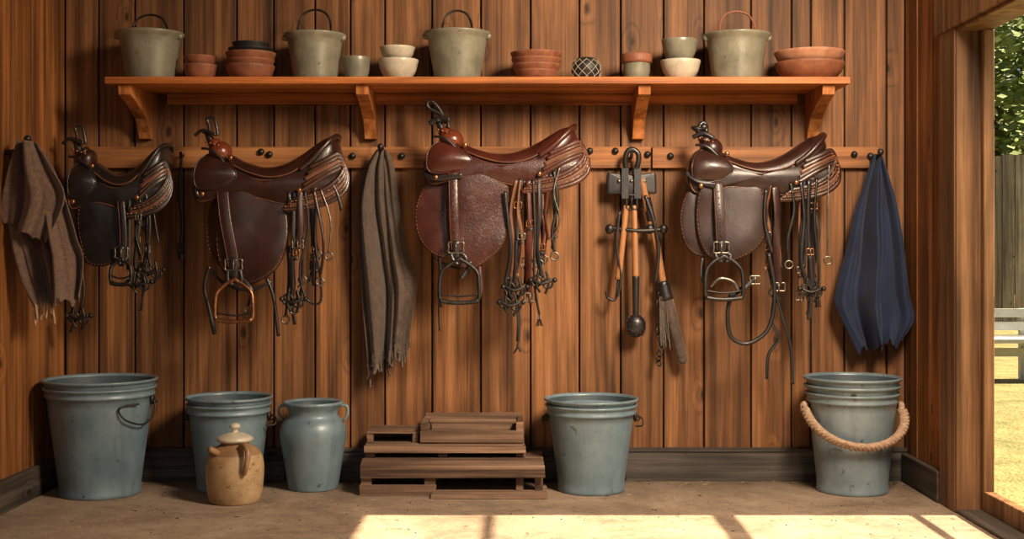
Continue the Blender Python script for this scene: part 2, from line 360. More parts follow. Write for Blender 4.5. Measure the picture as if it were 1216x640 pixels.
# ------------------------------------------------------------------ outdoors
b=B('ground_grass',[M_grass]); b.box(XR+44,XR+9000,FL+2,FL+20,-9000,4500); b.done()
def leaves(b,c,rad,n,m=0,sz=.06):
    for _ in range(n):
        while True:
            p=Vector([random.uniform(-1,1) for _ in range(3)])
            if .3<p.length<1: break
        p=Vector((p.x*rad[0],p.y*rad[1],p.z*rad[2]))+Vector(c)
        q=Matrix.Rotation(random.uniform(0,6.28),3,'Z')@Matrix.Rotation(random.uniform(0,3.14),3,'X')
        z=sz*random.uniform(.6,1.3)
        b.add([p+q@Vector(v) for v in((-z,0,0),(0,z*.5,0),(z,0,0),(0,-z*.5,0))],[(0,1,2,3)],m,False)
for i,(x,y,h) in enumerate(((6.4,12.5,3.8),(8.6,13.5,4.2),(5.2,15.0,4.8),(10.5,12.0,3.4),(7.2,16,5.2))):
    b=B('tree',[M_leaf,M_bark]); kx=x/S+CX
    b.tube([(kx,FL+5,-y/S),(kx+20,FL-300,-y/S),(kx-10,FL-h*.7/S,-y/S)],(45,18),1,10)
    for j in range(8): leaves(b,(x+random.uniform(-1,1),y+random.uniform(-.8,.8),h*random.uniform(.45,1.0)),(1.2,1.,.9),1100,0,.075)
    b.done()
b=B('garden_fence',[M_fence])
xx=XR+200
while xx<XR+3600:
    b.box(xx,xx+42,FL-620+random.uniform(-8,8),FL-8,-3010,-3002,rnd=random.random()*5); xx+=46
b.box(XR+200,XR+3600,FL-520,FL-490,-3022,-3010,rnd=.4); b.box(XR+200,XR+3600,FL-150,FL-120,-3022,-3010,rnd=.4)
for q in range(6): b.box(XR+260+q*600,XR+300+q*600,FL-600,FL,-3050,-3022,rnd=q)
b.done()
b=B('slatted_bench',[M_white])
for q in range(4): b.box(1480,1900,FL-150+q*28,FL-132+q*28,-1210,-1200)
for q in (1500,1690,1880): b.box(q,q+14,FL-150,FL+2,-1225,-1210)
b.box(1480,1900,FL-90,FL-82,-1200,-1120)
for q in (1500,1880): b.box(q,q+12,FL-82,FL+2,-1135,-1123)
b.done()
b=B('unseen_shadow_bars',[M_trim])  # bars and posts added out of view to split the sun patches on the floor
X0=CX+620
for h,t in((512,7),(330,16),(172,6)): b.box(X0,X0+4,FL-h,FL-h+t,192,1100,rnd=h)
for dd in(185,1100): b.box(X0-3,X0+7,FL-540,FL+2,dd-6,dd+6,rnd=dd)
b.done(bevel=.002)

# ------------------------------------------------------------------ shelf + rail
SH=195.8; SB=188.0; SD=95.0
b=B('plank_shelf',[M_shelf,M_brack,M_iron])
kk=k_at(SD)
x0=CX+(124-CX)*kk; x1=CX+(1010-CX)*kk
b.box(x0,x1,CY-SH,CY-SB,1,SD,0,rnd=.5)
b.box(x0+45,x1-40,CY-SB,CY-SB+13,1,9,0,rnd=1.5)
for bx in(175,441,757,963):
    prof=[(1,134),(10,134),(14,142),(26,156),(44,164),(66,172),(86,177),(88,SB-.3),(1,SB-.3)]
    vs=[b.W(bx+sx,CY-h,d) for sx in(-7,7) for d,h in prof]; n=len(prof)
    b.rnd=bx
    b.add(vs,[tuple(range(n)),tuple(range(n,2*n))]+[(i,(i+1)%n,(i+1)%n+n,i+n) for i in range(n)],1,False)
b.done(bevel=.002)
b=B('tack_rail',[M_rail,M_iron])
b.box(97,455,175,200,.6,8,0,rnd=.2); b.box(457,772,175,200,.6,8,0,rnd=1.2); b.box(774,1040,175,200,.6,8,0,rnd=2.2)
for x,y in((322,184),(478,186),(700,180),(730,180),(768,184),(312,181),(1012,184),(1031,186),(110,186),(420,186),(795,186)):
    b.ell(x,y,9.5,4,4,4,1,0,12,8)
b.done(bevel=.0015)

# ------------------------------------------------------------------ buckets
def bucket(name,cx,rim,base,ytop,d,rims=1,mat=None,nin=None,bail=None,gap=8,lean=0):
    b=B(name,[mat or M_bkt,M_bktin,M_iron,M_rope],d); y0=b.fl
    def rr(y,t): return base+(rim-base)*((y0-y)/(y0-ytop))
    yo=ytop+gap*(rims-1)
    P=[(base-5,y0-2),(base-4,y0),(base-.5,y0),(base,y0-1.5),(base+.2,y0-4),(base-.3,y0-5.5)]
    for i in range(1,12):
        y=y0-5.5-(y0-5.5-(yo+12))*i/11; P.append((rr(y,0)-1.8,y))
    P+=[(rr(yo,0)-.8,yo+11),(rr(yo,0)-.4,yo+9.5),(rr(yo,0)-1.6,yo+8),(rr(yo,0)-1.5,yo+4),(rr(yo,0)+.4,yo+3),(rr(yo,0)+1.3,yo+1.5),(rr(yo,0)+1.0,yo+.2),(rr(yo,0)-.3,yo-.2),(rr(yo,0)-2,yo+.8),(rr(yo,0)-3,yo+3)]
    P+=[(base-2+ (rim-base)*.1,y0-8)] if rims==1 else [(rr(yo,0)-4,yo+10)]
    nm=len(P)-1
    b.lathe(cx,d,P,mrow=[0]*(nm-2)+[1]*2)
    for q in range(rims-1):
        yy=ytop+gap*(rims-2-q); r0=rim-.8*(rims-2-q)
        P=[(r0-5,yy+gap+4),(r0-3.2,yy+gap+1),(r0-2.4,yy+5),(r0-1.6,yy+4),(r0+.6,yy+3),(r0+1.4,yy+1.5),(r0+1.0,yy+.2),(r0-.3,yy-.2),(r0-2,yy+.8),(r0-3,yy+3),(base+2,yy+70),(base,yy+72)]
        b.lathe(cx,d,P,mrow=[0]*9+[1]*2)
    ye=yo+16
    for sgn in(-1,1):
        re=rr(ye,0)
        b.ell(cx+sgn*(re+.5),ye,d,2.5,6,5,2,0,12,8)
        b.ring(cx+sgn*(re+2.5),ye+1,d,3.2,.9,2)
    if bail=='right':
        re=rr(ye,0)
        b.tube([(cx+re+3,ye,d+2),(cx+re+5,ye+14,d+8),(cx+re-2,ye+26,d+24),(cx+re-16,ye+20,d+42),(cx+re-24,ye+9,d+46),(cx+re-20,ye+3,d+44),(cx+re-6,ye+2,d+30)],1.1,2,6)
    elif bail=='small':
        re=rr(ye,0)
        b.tube([(cx+re+2,ye-2,d),(cx+re+9,ye+2,d+4),(cx+re+8,ye+9,d+8),(cx+re-1,ye+9,d+14)],1.0,2,6)
        b.tube([(cx-re-2,ye-2,d),(cx-re-6,ye+4,d+4),(cx-re-1,ye+11,d+14)],1.0,2,6)
    elif bail=='rope':
        re=rr(ye,0); c=[]
        for i in range(121):
            a=pi*i/120; c.append((cx-math.cos(a)*(re+5),ye+4+math.sin(a)*38,d+math.sin(a)**.7*(re+1)+1))
        for ph in range(3):
            q=[]
            for i,p in enumerate(c):
                w=i*.62+ph*2*pi/3; q.append((p[0]+2.8*math.cos(w),p[1]+2.8*math.sin(w),p[2]+2.4*math.cos(w+1)))
            b.tube(q,2.9,3,7,raw=True)
        for sgn in(-1,1): b.ell(cx+sgn*(re+5),ye+2,d+1,5,7,5,3,0,12,8)
    return b.done()
bucket('bucket',119,65,47,449,82,2,M_bkt,bail='right',gap=9)
bucket('bucket',272,50,38,470,51,2,M_bkt,bail='small',gap=8)
bucket('bucket',702,55,40,472,62,2,M_bkt,bail='small',gap=7)
bucket('bucket',1012,56,42,447,66,3,M_bkt2,bail='rope',gap=9)

b=B('milk_urn',[M_bkt,M_bktin,M_iron],52); y0=b.fl
P=[(20,y0-1),(26,y0),(29,y0-1),(30,y0-6),(33,y0-25),(37,y0-48),(39,y0-62),(38.5,y0-72),(35,y0-80),(30,y0-85),(28.5,y0-89),(30,y0-94),(34,y0-99),(35.5,y0-101),(35,y0-103),(33,y0-103.5),(30,y0-101),(27,y0-95),(26,y0-85),(30,y0-70),(26,y0-30)]
PP=spline(P,3); b.lathe(372,52,PP,mrow=[0]*(len(PP)-13)+[1]*12)
for sg in(-1,1): b.tube([(372+sg*31,y0-98,52),(372+sg*39,y0-98,52),(372+sg*41,y0-90,52),(372+sg*37,y0-80,52)],1.8,0,8)
b.done()
b=B('stoneware_jug',[M_jug,M_jugd,M_cream],130); y0=b.fl; cx=279
P=[(18,y0-1),(26,y0),(29,y0-2),(32,y0-12),(34,y0-30),(34,y0-44),(31.5,y0-55),(26,y0-63),(18,y0-68),(16,y0-70),(17,y0-73)]
PP=spline(P,4); b.lathe(cx,130,PP,mrow=[0]*25+[1]*(len(PP)-26))
P=[(17,y0-71),(20,y0-72),(21.5,y0-74),(20,y0-77),(14,y0-80),(7,y0-82),(4,y0-83),(3.5,y0-86),(6,y0-88),(6,y0-91),(3,y0-93),(.5,y0-93.5)]
b.lathe(cx,130,spline(P,3),2)
b.tube([(cx+10,y0-65,145),(cx+17,y0-71,154),(cx+23,y0-63,162),(cx+22,y0-49,164),(cx+18,y0-38,160)],(4.2,2.6),1,10)
b.tube([(cx-12,y0-57,146),(cx-18,y0-63,153),(cx-23,y0-67,158)],(5,3.5),1,10)
b.done()

b=B('wooden_crate_steps',[M_pallet,M_pallet],60); y0=b.fl
R=lambda:random.random()*5
for x in(433,507): b.box(x,x+12,549,y0,80,93,0,.6,R()); b.box(x,x+12,549,y0,16,26,0,.6,R())
for x in(613,635): b.box(x,x+9,549,y0-4,76,88,0,.6,R()); b.box(x,x+9,549,y0-4,16,26,0,.6,R())
b.box(432,520,569,581,93,97,0,.8,R()); b.box(432,646,546,561,93,98,0,.8,R())
for q in range(5): b.box(432+q%3,645-q%2,542.5,546.3,16+q*16.5,30+q*16.5,0,.5,R())
b.box(515,649,y0-4,y0,50,116,0,.8,R())
b.box(434,440,569,578,26,80,0,.3,R())
b.box(434,624,528,536,66,71,0,.8,R())
for q in range(3): b.box(433+q,623-q,525,528.6,12+q*20,28+q*20,0,.5,R())
for x in(434,520,612): b.box(x,x+11,528.5,542.4,16,64,0,.5,R())
b.box(436,498,511,515,14,62,0,.6,R()); b.box(436,443,515,525,52,62,0,.5,R()); b.box(490,497,515,525,52,62,0,.5,R()); b.box(436,497,515,525,14,18,0,.3,R())
y1=525
for x in(502,612): b.box(x,x+8,504,y1,18,66,0,.4,R())
b.box(500,622,510,y1-1,66,70,0,.6,R())
b.box(502,620,496,506,13,17,0,.5,R()); b.box(502,620,508,y1,13,17,0,.5,R())
b.box(510,612,y1-4,y1,18,65,0,.3,R())
for x in(500,613): b.box(x,x+8.5,500,511,66,70,0,.3,R()); b.box(x+1,x+8,500,504.5,14,69,0,.3,R())
b.box(509,613,501,504,34,50,0,.3,R())
b.done(bevel=.0015)

b=B('floor_straw',[M_straw,M_gap])
for q in range(260):
    x=random.uniform(XL+12,XR-12); d_=random.choice((random.uniform(9,40),random.uniform(12,330),random.uniform(12,330))); a=random.uniform(0,pi); l=random.uniform(1.5,6)
    p=b.W(x,FL-.5,d_); u=Vector((math.cos(a),math.sin(a),random.uniform(-.02,.05)))*l*S; w_=Vector((-math.sin(a),math.cos(a),0))*.35*S
    h=Vector((0,0,.5*S)); b.add([p-w_,p+w_,p+u+w_,p+u-w_,p+h,p+u+h],[(0,3,2,1),(0,4,5,3),(1,2,5,4),(0,1,4),(3,5,2)],0 if q%4 else 1,False)
for q in range(120):
    x=random.uniform(XL+12,XR-12); d_=random.uniform(10,330); r=random.uniform(.3,.9)
    b.ell(x,FL-r*.5,d_,r,r*.7,r,1 if q%3 else 0,0,6,4)
b.done()

# ------------------------------------------------------------------ shelf items
SDc=47; ks=k_at(SDc); YS=CY-SH/ks-.2
def shelf_bucket(cx,rim,base,ytop,hy,hm=None,hw=20):
    b=B('enamel_pail',[M_khaki,M_bktin,hm or M_iron],SDc); y0=YS
    P=[(base-6,y0-.2),(base-1,y0),(base,y0-2)]
    for i in range(1,9):
        t=i/8; P.append((base+(rim-5-base)*t,y0-2-(y0-2-(ytop+9))*t))
    P+=[(rim-4,ytop+7),(rim-1,ytop+4),(rim,ytop+2),(rim,ytop+.5),(rim-2,ytop),(rim-4,ytop+2),(rim-7,ytop+9),(base,y0-6)]
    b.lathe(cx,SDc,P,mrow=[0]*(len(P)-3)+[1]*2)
    for sg in(-1,1):
        b.ell(cx+sg*(rim-3),ytop+5,SDc+6,4,4,3,0,0,10,8)
        b.tube([(cx+sg*(rim-5),ytop+4,SDc+6),(cx+sg*hw*1.15,ytop+1,SDc+10),(cx+sg*hw,ytop-4,SDc+6)],1.3,2,6)
    b.tube([(cx-hw,ytop,SDc+6),(cx-hw*.9,hy+14,SDc),(cx-hw*.6,hy+4,SDc-2),(cx,hy,SDc-3),(cx+hw*.6,hy+4,SDc-2),(cx+hw*.9,hy+14,SDc),(cx+hw,ytop,SDc+6)],1.4,2,8)
    return b.done()
shelf_bucket(178,40,28,39,17,hw=22)
shelf_bucket(374,37,26,41,11,hw=20)
shelf_bucket(543,40,27,39,12,hw=18)
shelf_bucket(875,40,29,41,13,M_terra,hw=22)
def bowl(b,cx,rim,foot,yt,yb,m,d=SDc,fill=.8):
    h=yb-yt
    P=[(foot*.6,yb-.2),(foot,yb),(foot+.6,yb-1),(foot+(rim-foot)*.45,yb-h*.22),(foot+(rim-foot)*.78,yb-h*.5),(rim-.8,yt+h*.18),(rim,yt+1),(rim-.3,yt+.2),(rim-1.5,yt+.2),(rim-2.5,yt+h*.25),(foot+(rim-foot)*.5,yt+h*.6),(foot*.3,yt+h*.72)]
    b.lathe(cx,d,P,m,seg=36)
b=B('terracotta_bowl_stack',[M_terra,M_terra2],SDc); bowl(b,238,20,11,77,YS,0); bowl(b,238,19.5,12,67,80,0); b.done()
b=B('dark_dish_stack',[M_black,M_terra],SDc)
bowl(b,297,29,18,78,YS,1); bowl(b,297,29,18,71,84,1); bowl(b,298,30,20,63,76,1); bowl(b,298,27,20,58,67,0); bowl(b,298,22,17,51,61,0); b.done()
b=B('enamel_cup',[M_khaki],SDc); bowl(b,423,17,11,68,YS,0); b.done()
b=B('cream_bowl_stack',[M_cream,M_khaki],SDc); bowl(b,473,24,11,71,YS,0); bowl(b,472,21,10,56,73.5,0); b.done()
b=B('terracotta_bowl_stack',[M_terra,M_terra2],SDc)
for q,(r,yt) in enumerate(((26,84),(29,77),(30,70),(31,63))): bowl(b,637,r,r*.6,yt,min(YS,yt+14),0)
b.done()
b=B('woven_ball_pot',[M_black,M_cream],SDc)
b.lathe(696,SDc,spline([(6,YS-.2),(9,YS),(14,YS-5),(17.5,YS-14),(16,YS-22),(11,YS-27.5),(8,YS-29),(7,YS-27),(4,YS-24)],4),0,seg=32)
for q in range(10):
    a0=q*pi/5
    for sg in(-1,1):
        path=[]
        for i in range(9):
            t=i/8; a=a0+sg*t*1.6; ph=-.95+t*1.9; r=17.6*math.cos(ph*.78)+.2
            path.append((696+r*math.cos(a),YS-14-math.sin(ph)*15,SDc+r*math.sin(a)))
        b.tube(path,.3,1,5,n=2)
b.done()
b=B('two_tone_pot',[M_khaki,M_terra],SDc); bowl(b,756,17,12,72,YS,0); 
b.lathe(756,SDc,[(10,76),(18,75.5),(18.5,73),(18.5,66),(17.5,64.5),(15.5,64.5),(15,70),(6,74)],1,seg=36); b.done()
b=B('bowl_stack',[M_cream,M_khaki],SDc); bowl(b,808,24,11,72,YS,0); bowl(b,807,21.5,12,47,74.5,1); b.done()
b=B('terracotta_plate_stack',[M_terra,M_terra2],SDc-1); bowl(b,961,41,24,75,YS,0,SDc); bowl(b,961,41.5,26,62,80,1,SDc); b.done()

# ------------------------------------------------------------------ saddles
def saddle(ox,oy,sx,sy,mats,flaps,lstrap,stirrup,straps,bundles=(),horn=1,lw=12,seed=1):
    b=B('saddle',mats+[M_iron,M_brass,M_steel],60); rn=random.Random(seed)
    T=lambda x,y:(ox+(x-505)*sx,oy+(y-150)*sy)
    DC=46
    top=[(505,198),(508,184),(516,170),(530,165),(548,169),(565,176),(590,182),(615,179),(638,169),(656,158),(670,151),(680,151),(686,162)]
    bot=[(506,204),(510,212),(520,214),(534,214),(550,214),(567,214),(592,215),(617,213),(640,209),(658,203),(672,192),(682,178),(688,170)]
    wd=[7,18,24,27,27,29,32,33,34,34,31,24,8]
    st=spline([(*a,*c,w) for a,c,w in zip(top,bot,wd)],4); rows=[]
    for tx,ty,bx,by,w in st:
        row=[]
        for j in range(24):
            a=2*pi*j/24; c,s_=math.cos(a),math.sin(a)
            cc=math.copysign(abs(c)**.75,c); ss=math.copysign(abs(s_)**.75,s_)
            t=(1-ss)/2; X,Y=T(tx+(bx-tx)*t,ty+(by-ty)*t); row.append(b.W(X,Y,DC+cc*w*.95))
        rows.append(row)
    b.grid(rows,cu=True,m=0,cap=True)
    pth=[(*T(x,y),dd) for x,y,dd in((640,186,80),(655,176,81),(668,164,79),(678,154,72),(682,150,58),(683,149,46),(682,150,34),(678,154,22))]
    b.tube(pth,3.4*sx,0,8)
    pth=[(*T(x,y),dd) for x,y,dd in((552,180,71),(575,189,76),(600,194,79),(625,191,81),(645,181,81),(662,168,80),(677,156,72))]
    b.tube(pth,1.0,3,6)
    bend=lambda x,y: -0.018*max(0,(T(0,202)[1]-y))**2 - .004*max(0,T(530,0)[0]-x)**2
    sk=[(505,190),(512,177),(530,180),(555,189),(590,197),(620,194),(648,184),(668,178),(686,180),(692,192),(686,206),(666,217),(640,223),(615,222),(590,217),(560,213),(535,216),(512,220),(504,208)]
    b.panel([T(*p) for p in sk],74,3,5,1,5,bend,edge=.97,em=3,er=.6)
    b.panel([T(*p) for p in((508,184),(518,170),(536,168),(550,176),(562,192),(550,204),(526,208),(509,204))],77,3,5,0,5,lambda x,y:-.02*max(0,T(0,192)[1]-y)**2,edge=.96,em=1,er=.8)
    for i in range(5):
        o=i*4.6
        pth=[(*T(x,y),dd) for x,y,dd in((652-o*.6,184+o*1.4,79.5+.3*i),(672,176+o*.9,79),(686+o*.38,170+o*.8,74-i),(693+o*.28,179+o*.9,70),(690+o*.22,191+o,74),(676,204+o*.9,79),(655-o*.5,213+o*.75,81),(634-o*.8,217+o*.6,82))]
        b.strap(pth,5.6,2.6,(1,0,3,1,0)[i])
        b.tube([(x,y,dd+1.6) for x,y,dd in pth],.45,3,5)
        if i in(1,3):
            for x,y,dd in spline(pth,3)[6:]: b.ell(x,y,dd+2,1.1,1.1,1.1,7,0,8,6)
    for x,y in((553,174),(640,208),(519,212)):
        X,Y=T(x,y); b.ell(X,Y,84 if x!=553 else 80,3,3,1.6,7,0,12,6)
    X,Y=T(536,167)
    b.ell(X,Y,60,15*sx,13.5,15,5,.25)
    b.ell(X-7*sx,Y-9,60,8.5*sx,8,9,5,.5)
    b.tube([(X-9,Y-7,60),(X-13,Y-17,60),(X-16,Y-23,58)],(5,3.5),4,10)
    b.ell(X-16,Y-24,58,8,3.5,8,4,.25)
    b.strap([(X-20,Y-4,70),(X-8,Y-2,75),(X+4,Y+8,76),(X+8,Y+14,76)],3,1.5,4)
    for i in range(4): b.ell(X-15+i*5,Y-12+i*1.5,70+i*.6,1.5,1.5,1.5,7,0,8,6)
    if horn==1:
        b.tube([(X-6,Y-20,62),(X-12,Y-34,60),(X-22,Y-46,60),(X-28,Y-46,60),(X-27,Y-39,60),(X-14,Y-32,61),(X-7,Y-26,62)],2.4,4,8)
        b.tube([(X-16,Y-24,62),(X-5,Y-22,64),(X-3,Y-14,66)],2.4,4,8)
        b.strap([(X-26,Y-20,62),(X-14,Y-26,64),(X-2,Y-24,66)],6,3,4)
    elif horn==2:
        b.tube([(X-12,Y-20,62),(X-14,Y-32,60),(X-16,Y-40,60),(X-8,Y-41,60),(X-5,Y-32,61),(X-3,Y-20,61)],2.0,4,8)
        b.tube([(X-30,Y-20,62),(X-20,Y-26,64),(X-4,Y-20,66)],2.0,4,8)
    elif horn==3:
        b.tube([(X-16,Y-20,62),(X-12,Y-30,60),(X-7,Y-30,60),(X-6,Y-20,62)],2.6,4,8)
        b.tube([(X-22,Y-14,62),(X-10,Y-18,66),(X+2,Y-12,68)],2.6,4,8)
        b.ell(X-9,Y-26,60,6,5,6,4,0,12,8)
    b.tube([(*T(590,195),9),(*T(590,195),40)],8,6,12,n=2)
    for (o,d0,m,dm) in flaps:
        warp=lambda x,y:2.0*math.sin(x*.07+y*.03)+1.4*math.sin(y*.06+2)+.02*(y-210)
        b.panel(o,d0,3,dm*.7,m,6,warp,edge=.95,em=3,er=.45,edash=True)
        b.panel(o,d0-2.8,2.6,.5,m,6,warp)
    ls=[(x,y,d) for x,y,d in lstrap]
    b.strap(ls,lw,2.6,2,n=8)
    P=spline(ls,5)
    for p in P[2:-3]: b.ell(p[0],p[1],p[2]+1.5,.9,.9,.7,6,0,8,5)
    for sg in(-1,1): b.tube([(p[0]+sg*(lw/2-1.2),p[1],p[2]+1.3) for p in P],.35,3,5,raw=True)
    ex,ey,ed=ls[-1]
    b.buckle(ex,ey-4,ed+2,lw+5,12,8)
    b.strap([(ex,ey-12,ed+2.5),(ex,ey+12,ed+1)],lw*.7,2.5,4)
    cx,yt,yb,wt,wb,sm=stirrup; d=ed+2; hh=yb-yt
    b.strap([(ex-lw*.5,ey+2,d-1),(cx-wt*.8,yt,d),(cx-wt*.2,yt+6,d)],4.5,2.5,4); b.strap([(ex+lw*.5,ey+2,d-1),(cx+wt*.8,yt,d),(cx+wt*.2,yt+6,d)],4.5,2.5,4)
    for sg in(-1,1):
        b.tube([(cx+sg*wt*.3,yt+1,d),(cx+sg*wt*1.0,yt+hh*.10,d),(cx+sg*wb*.9,yt+hh*.30,d+1),(cx+sg*wb,yt+hh*.6,d+2),(cx+sg*wb*1.0,yb-6,d+2),(cx+sg*wb*.9,yb,d+2)],2.3,sm,8)
    b.tube([(cx-wt*.45,yt+2,d),(cx,yt-1,d),(cx+wt*.45,yt+2,d)],2.6,sm,8)
    b.strap([(cx-wb*.96,yb-1,d+2),(cx-wb*.4,yb+1,d+2),(cx+wb*.4,yb+1,d+2),(cx+wb*.96,yb-1,d+2)],5,9,sm)
    b.tube([(cx-wb*.95,yb-9,d+2),(cx,yb-6,d+2),(cx+wb*.95,yb-9,d+2)],1.2,6,6)
    def tip(x,y,dd,w,kd):
        if kd=='ring': b.ring(x,y+4,dd,4.5,1.1,8)
        if kd=='buckle': b.buckle(x,y,dd,w+5,9,8)
        if kd=='bit':
            b.ring(x-6,y+3,dd+2,6,1.3,6); b.ring(x+7,y+6,dd+3,5.5,1.3,6); b.tube([(x-10,y+2,dd+3),(x,y+6,dd+5),(x+12,y+2,dd+3)],1.7,6,8)
            b.tube([(x-4,y-10,dd+3),(x-6,y+8,dd+4),(x-2,y+16,dd+2)],1.5,6,8); b.tube([(x+5,y-8,dd+3),(x+8,y+6,dd+4),(x+4,y+18,dd+2)],1.5,6,8)
            b.ell(x-13,y+2,dd+3,3,3,3,6,0,10,6); b.ell(x+15,y+2,dd+3,3,3,3,6,0,10,6)
        if kd=='hook':
            b.tube([(x,y,dd),(x-1,y+8,dd),(x-5,y+14,dd)],1.2,6,6); b.tube([(x-1,y+4,dd),(x+3,y+12,dd)],1.2,6,6)
        if kd=='tassel':
            for q in range(7): b.tube([(x,y,dd),(x+rn.uniform(-4,4),y+14,dd+rn.uniform(-3,3))],.5,4,4,n=2)
    for s_ in straps:
        path,w,m=s_[:3]
        if w>=3: b.strap(path,w,1.8,m,twist=.5)
        else: b.tube(path,w,m,6)
        if len(s_)>3: tip(*path[-1],w,s_[3])
    for (bx,by,bw,ln,n) in bundles:
        for q in range(n):
            x=bx+rn.uniform(-.5,.5)*bw; l=ln*rn.uniform(.6,1.0); sw=rn.uniform(-6,6); dd=76+rn.uniform(-4,6)
            path=[(bx+(x-bx)*.6,by,80),(x+sw*.4,by+l*.3,dd),(x-sw*.5,by+l*.65,dd),(x+sw*.6,by+l,dd)]
            w=rn.choice((2.6,3.2,4.2,5.0)); m=rn.choice((4,4,0,3,2))
            b.strap(path,w,1.6,m,twist=rn.uniform(.2,1.1))
            if q%2==0:
                P2=spline(path,6); p=P2[rn.randrange(5,len(P2)-3)]; b.buckle(p[0],p[1],p[2]+1.5,w+3.5,6.5,rn.choice((6,7,8)),.8)
                b.strap([(p[0],p[1]+6,p[2]+1),(p[0]+.5,p[1]+8.5,p[2]+1)],w+2.5,3,4)
            kd=rn.choice((None,'ring','tassel','buckle',None))
            if kd: tip(*path[-1],w,kd)
            else: b.ell(path[-1][0],path[-1][1],path[-1][2],w*.55,3,1.5,m,0,8,6)
    return b

mats3=[L_red,L_redt,L_redt,L_edge,L_blk,L_ball]
F3=[([(512,214),(500,228),(493,252),(497,280),(512,300),(532,307),(552,300),(556,270),(552,230),(540,214)],66,1,5),
    ([(536,208),(560,205),(598,210),(605,235),(604,265),(598,290),(582,307),(560,320),(543,313),(534,290),(531,250)],74,2,6)]
saddle(505,150,1,1,mats3,F3,[(539,206,80),(540,240,86),(541,270,87),(543,298,86)],(547,308,357,10,23,6),[
    ([(618,214,80),(616,250,80),(612,300,80),(611,338,80)],5,4,'bit'),
    ([(613,350,80),(616,380,79),(615,404,79)],4.5,4,'hook'),
    ([(628,214,81),(630,260,82),(627,310,81),(629,352,81)],8,0,'buckle'),
    ([(640,212,82),(641,250,84),(637,290,82),(643,330,82)],6,4,'bit'),
    ([(633,214,84),(635,270,84),(634,330,83),(640,372,83)],3,4,'tassel'),
    ([(657,204,82),(662,240,82),(655,275,82),(658,300,82)],3.6,4,'ring'),
    ([(664,200,82),(657,230,84),(664,262,84),(654,285,83)],1.1,8),
    ([(523,306,74),(524,330,74),(523,350,74)],2.2,6,'tassel'),
    ([(523,346,74),(522,368,74),(523,392,74)],1.2,4),
    ([(518,306,72),(530,314,74),(548,320,76)],1.8,4),
    ([(570,316,76),(572,336,78),(570,352,80)],5,2),
    ([(600,228,82),(604,262,82),(606,300,80),(600,340,80),(606,356,80)],4,4,'bit'),
    ([(505,204,74),(512,212,82),(530,213,84),(550,210,85)],6,4),
    ([(560,310,80),(556,322,82),(548,330,84)],5,4),
  ],[(622,215,30,150,8),(648,208,22,110,6)],horn=1,seed=3).done()
mats2=[L_dark,L_dark,L_dark,L_edge,L_blk,L_ball]
F2=[([(262,232),(251,245),(248,270),(252,300),(266,318),(285,322),(300,300),(298,255),(285,235)],66,1,5),
    ([(272,228),(310,224),(337,228),(344,255),(345,285),(336,314),(318,330),(296,338),(274,330),(262,300),(262,258)],74,2,6)]
saddle(233,162,.937,1.12,mats2,F2,[(269,228,80),(274,262,86),(280,292,87),(284,318,86)],(285,332,379,10,22,7),[
    ([(354,228,81),(353,280,82),(350,330,80),(352,352,80)],6,4,'bit'),
    ([(346,228,80),(356,290,80),(350,350,80),(354,384,80)],4.5,4),
    ([(366,228,82),(370,270,82),(360,320,82),(368,354,82),(384,358,82),(384,330,82),(378,285,82),(380,240,82)],1.5,4),
    ([(384,225,82),(396,262,82),(394,300,82)],1.2,8,'ring'),
    ([(376,226,82),(386,270,84),(388,300,84),(384,330,84)],3.4,2,'ring'),
    ([(396,216,78),(404,232,78),(408,250,78)],3.6,4),
    ([(252,316,72),(246,340,72),(252,368,72),(258,396,72)],2.6,4),
    ([(320,330,76),(328,352,76),(334,398,76)],2.2,4),
    ([(256,322,72),(270,336,76),(300,344,78),(326,334,76)],4,4),
    ([(360,228,83),(362,262,84),(358,290,84)],7,1,'buckle'),
    ([(240,216,76),(238,230,76),(246,240,76)],5,4),
    ([(292,330,80),(304,344,82),(300,362,82)],4,4,'ring'),
  ],[(354,228,20,155,6),(378,224,18,120,4)],horn=2,lw=14,seed=5).done()
mats4=[L_dark,L_slate,L_slate,L_edge,L_blk,L_dark]
F4=[([(820,226),(810,238),(806,262),(812,290),(828,304),(846,300),(850,262),(845,230)],66,1,5),
    ([(832,220),(865,214),(896,218),(906,240),(908,265),(900,290),(880,305),(858,311),(838,304),(826,280),(824,246)],74,2,6)]
saddle(816,160,.92,1.0,mats4,F4,[(849,218,80),(850,250,86),(851,275,87),(852,298,86)],(855,305,353,11,22,6),[
    ([(916,222,82),(918,260,84),(917,300,83),(920,340,82)],9,0,'buckle'),
    ([(906,226,82),(904,262,82),(912,300,82)],4,4),
    ([(934,218,83),(938,250,84),(930,285,83),(932,310,82)],3.6,4,'ring'),
    ([(946,216,83),(950,260,84),(946,310,82),(957,340,82)],4.5,4,'bit'),
    ([(956,214,83),(955,270,83),(958,330,82),(956,378,82)],5,4),
    ([(965,212,82),(962,262,83),(967,320,82),(966,350,82)],3,4,'tassel'),
    ([(980,196,78),(978,240,80),(978,305,80)],1.1,8,'ring'),
    ([(908,300,82),(915,345,83),(908,388,83),(884,406,83),(864,398,83),(860,372,83),(864,350,82)],2.6,4),
    ([(912,330,82),(924,372,82),(934,410,82),(936,454,82)],4.2,4),
    ([(916,345,82),(912,380,82),(920,400,82),(908,420,82),(906,448,82)],4,4),
    ([(862,352,84),(880,340,84),(892,332,84)],6,4,'buckle'),
    ([(832,306,78),(830,326,80),(836,342,82)],4,4),
    ([(840,340,86),(850,330,88),(866,334,88),(872,346,88)],2,8),
    ([(812,206,76),(826,216,82),(846,222,84)],6,4),
  ],[(918,222,20,140,6),(955,212,22,165,8)],horn=3,seed=8).done()
mats1=[L_blk,L_blk,L_blk,L_edge,L_blk,L_dark]
